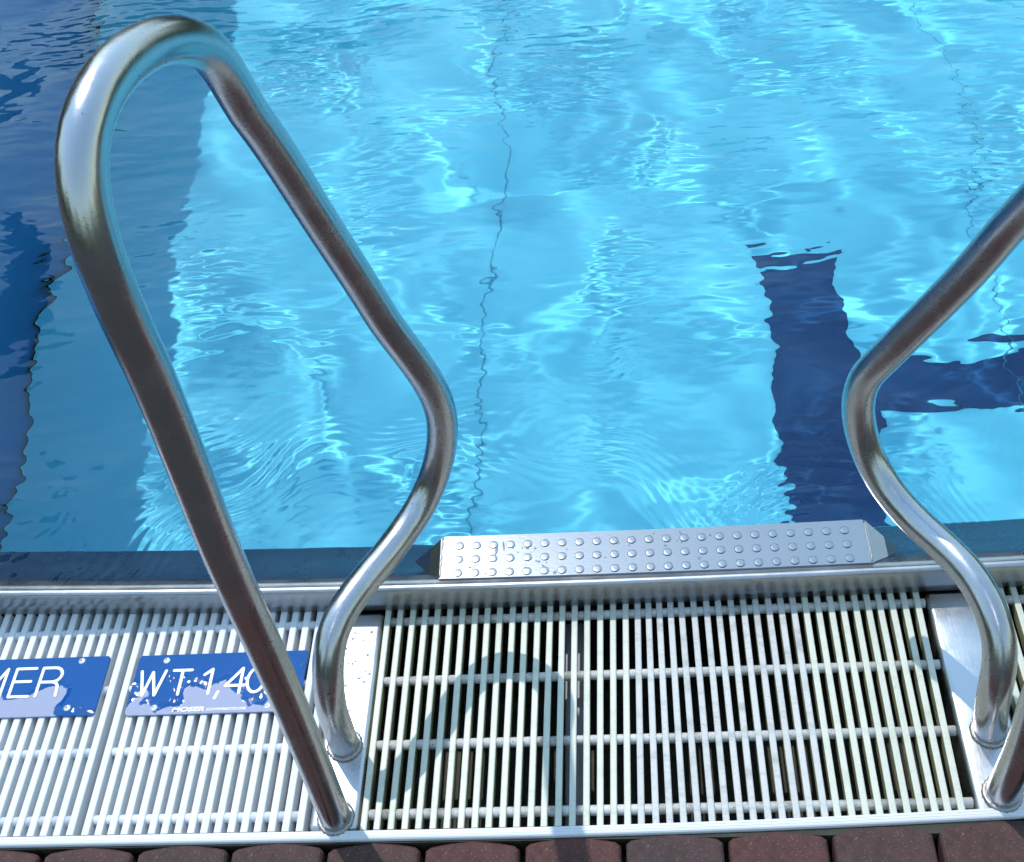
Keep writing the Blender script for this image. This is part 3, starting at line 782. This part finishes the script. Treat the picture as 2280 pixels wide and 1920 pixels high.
# ------------------------------------------------------------------ trees round the pool, out of the frame: what steel and water mirror
m, nt, b = mat('far_foliage'); M['foliage'] = m
v = coords(nt); f = noise(nt, v, 1.6, 6, 0.7)
r = ramp(nt, f, [(0.3, (0.015, 0.03, 0.010)), (0.7, (0.05, 0.085, 0.03))])
nt.links.new(r.outputs[0], b.inputs['Base Color']); b.inputs['Roughness'].default_value = 0.8
rn = random.Random(3)
v = []; f = []; NA, NR = 220, 9
for i in range(NA):
    a = 2*math.pi*i/NA; dx, dy = math.sin(a), math.cos(a)
    az = (math.degrees(a)+180) % 360-180
    rx = 34 if dx > 0 else 17
    rad = 1.0/math.sqrt((dx/rx)**2+(dy/(26 if dy > 0 else 22))**2)
    hgt = 5.5+4.5*max(0, dy)+1.3*math.sin(i*0.37)+1.0*math.sin(i*0.93+1)+rn.uniform(-.25, .25)
    if -75 < az < -36: hgt += 7.5*min(1, (az+75)/8, (-36-az)/4)
    for j in range(NR):
        t = math.pi*j/(NR-1); bulge = 1.3*math.sin(t)+rn.uniform(-.25, .25)
        off = -math.cos(t)*2.0
        v.append((dx*(rad+off)+0.3, dy*(rad+off)+3.0, G0-0.1+hgt*math.sin(t)**0.6+rn.uniform(-.3, .3)*(0 < j < NR-1)))
for i in range(NA):
    k = (i+1) % NA
    for j in range(NR-1): f.append((i*NR+j, k*NR+j, k*NR+j+1, i*NR+j+1))
tl = link('tree_line', mesh_py('tree_line', v, f), M['foliage']); tag(tl, kind='stuff')

# ------------------------------------------------------------------ splashed water lying on the tread and the left base plate
rn = random.Random(21)
bm = bmesh.new()
def blob(cx_, cy_, z, rx, ry, h, rot):
    n = 12; rings = []
    jit = [1+rn.uniform(-.22, .22) for _ in range(n)]
    for rr_, hh in ((1.0, 0.0), (0.86, 0.55), (0.55, 0.88)):
        rings.append([bm.verts.new((cx_ + rr_*jit[k]*(rx*math.cos(2*math.pi*k/n)*math.cos(rot)-ry*math.sin(2*math.pi*k/n)*math.sin(rot)),
                                    cy_ + rr_*jit[k]*(rx*math.cos(2*math.pi*k/n)*math.sin(rot)+ry*math.sin(2*math.pi*k/n)*math.cos(rot)), z+h*hh)) for k in range(n)])
    c = bm.verts.new((cx_, cy_, z+h))
    for a, b2 in zip(rings[:-1], rings[1:]):
        for k in range(n): bm.faces.new((a[k], a[(k+1) % n], b2[(k+1) % n], b2[k]))
    for k in range(n): bm.faces.new((rings[-1][k], rings[-1][(k+1) % n], c))
for k in range(10):
    t = rn.random()
    x = 0.178+0.055*t+rn.gauss(0, .010); y = 0.418-0.068*t+rn.gauss(0, .004)
    if not (0.352 < y < 0.419): continue
    r_ = rn.uniform(.0008, .0030); blob(x, y-0.003, TZ+0.0002, r_*rn.uniform(1, 1.8), r_, rn.uniform(.0003, .0007), rn.uniform(0, 3))
for k in range(30):
    r_ = rn.uniform(.0006, .0022); x = rn.uniform(.085, .50) if k % 3 else rn.uniform(.40, .46)
    blob(x, rn.uniform(.350, .414), TZ+0.0002, r_*1.4, r_, rn.uniform(.0004, .0009), rn.uniform(0, 3))
for k in range(2):
    blob(rn.uniform(.09, .17), rn.uniform(.356, .408), TZ+0.0002, rn.uniform(.004, .009), rn.uniform(.0015, .003), .0008, rn.uniform(1.2, 1.9))
for k in range(40):
    r_ = rn.uniform(.0007, .0022); blob(rn.uniform(-.064, -.022), rn.uniform(.16, .30), -0.0010, r_*1.3, r_, rn.uniform(.0004, .0008), rn.uniform(0, 3))
m = bpy.data.materials.new('clear_water_drops'); m.use_nodes = True
nt = m.node_tree; nt.nodes.remove(nt.nodes['Principled BSDF'])
gl = nt.nodes.new('ShaderNodeBsdfGlass'); gl.inputs['IOR'].default_value = 1.333; gl.inputs['Roughness'].default_value = 0.02
nt.links.new(gl.outputs[0], nt.nodes['Material Output'].inputs['Surface'])
sp_ = link('water_drops', bm_mesh('water_drops', bm), m, None, True); tag(sp_, kind='stuff')
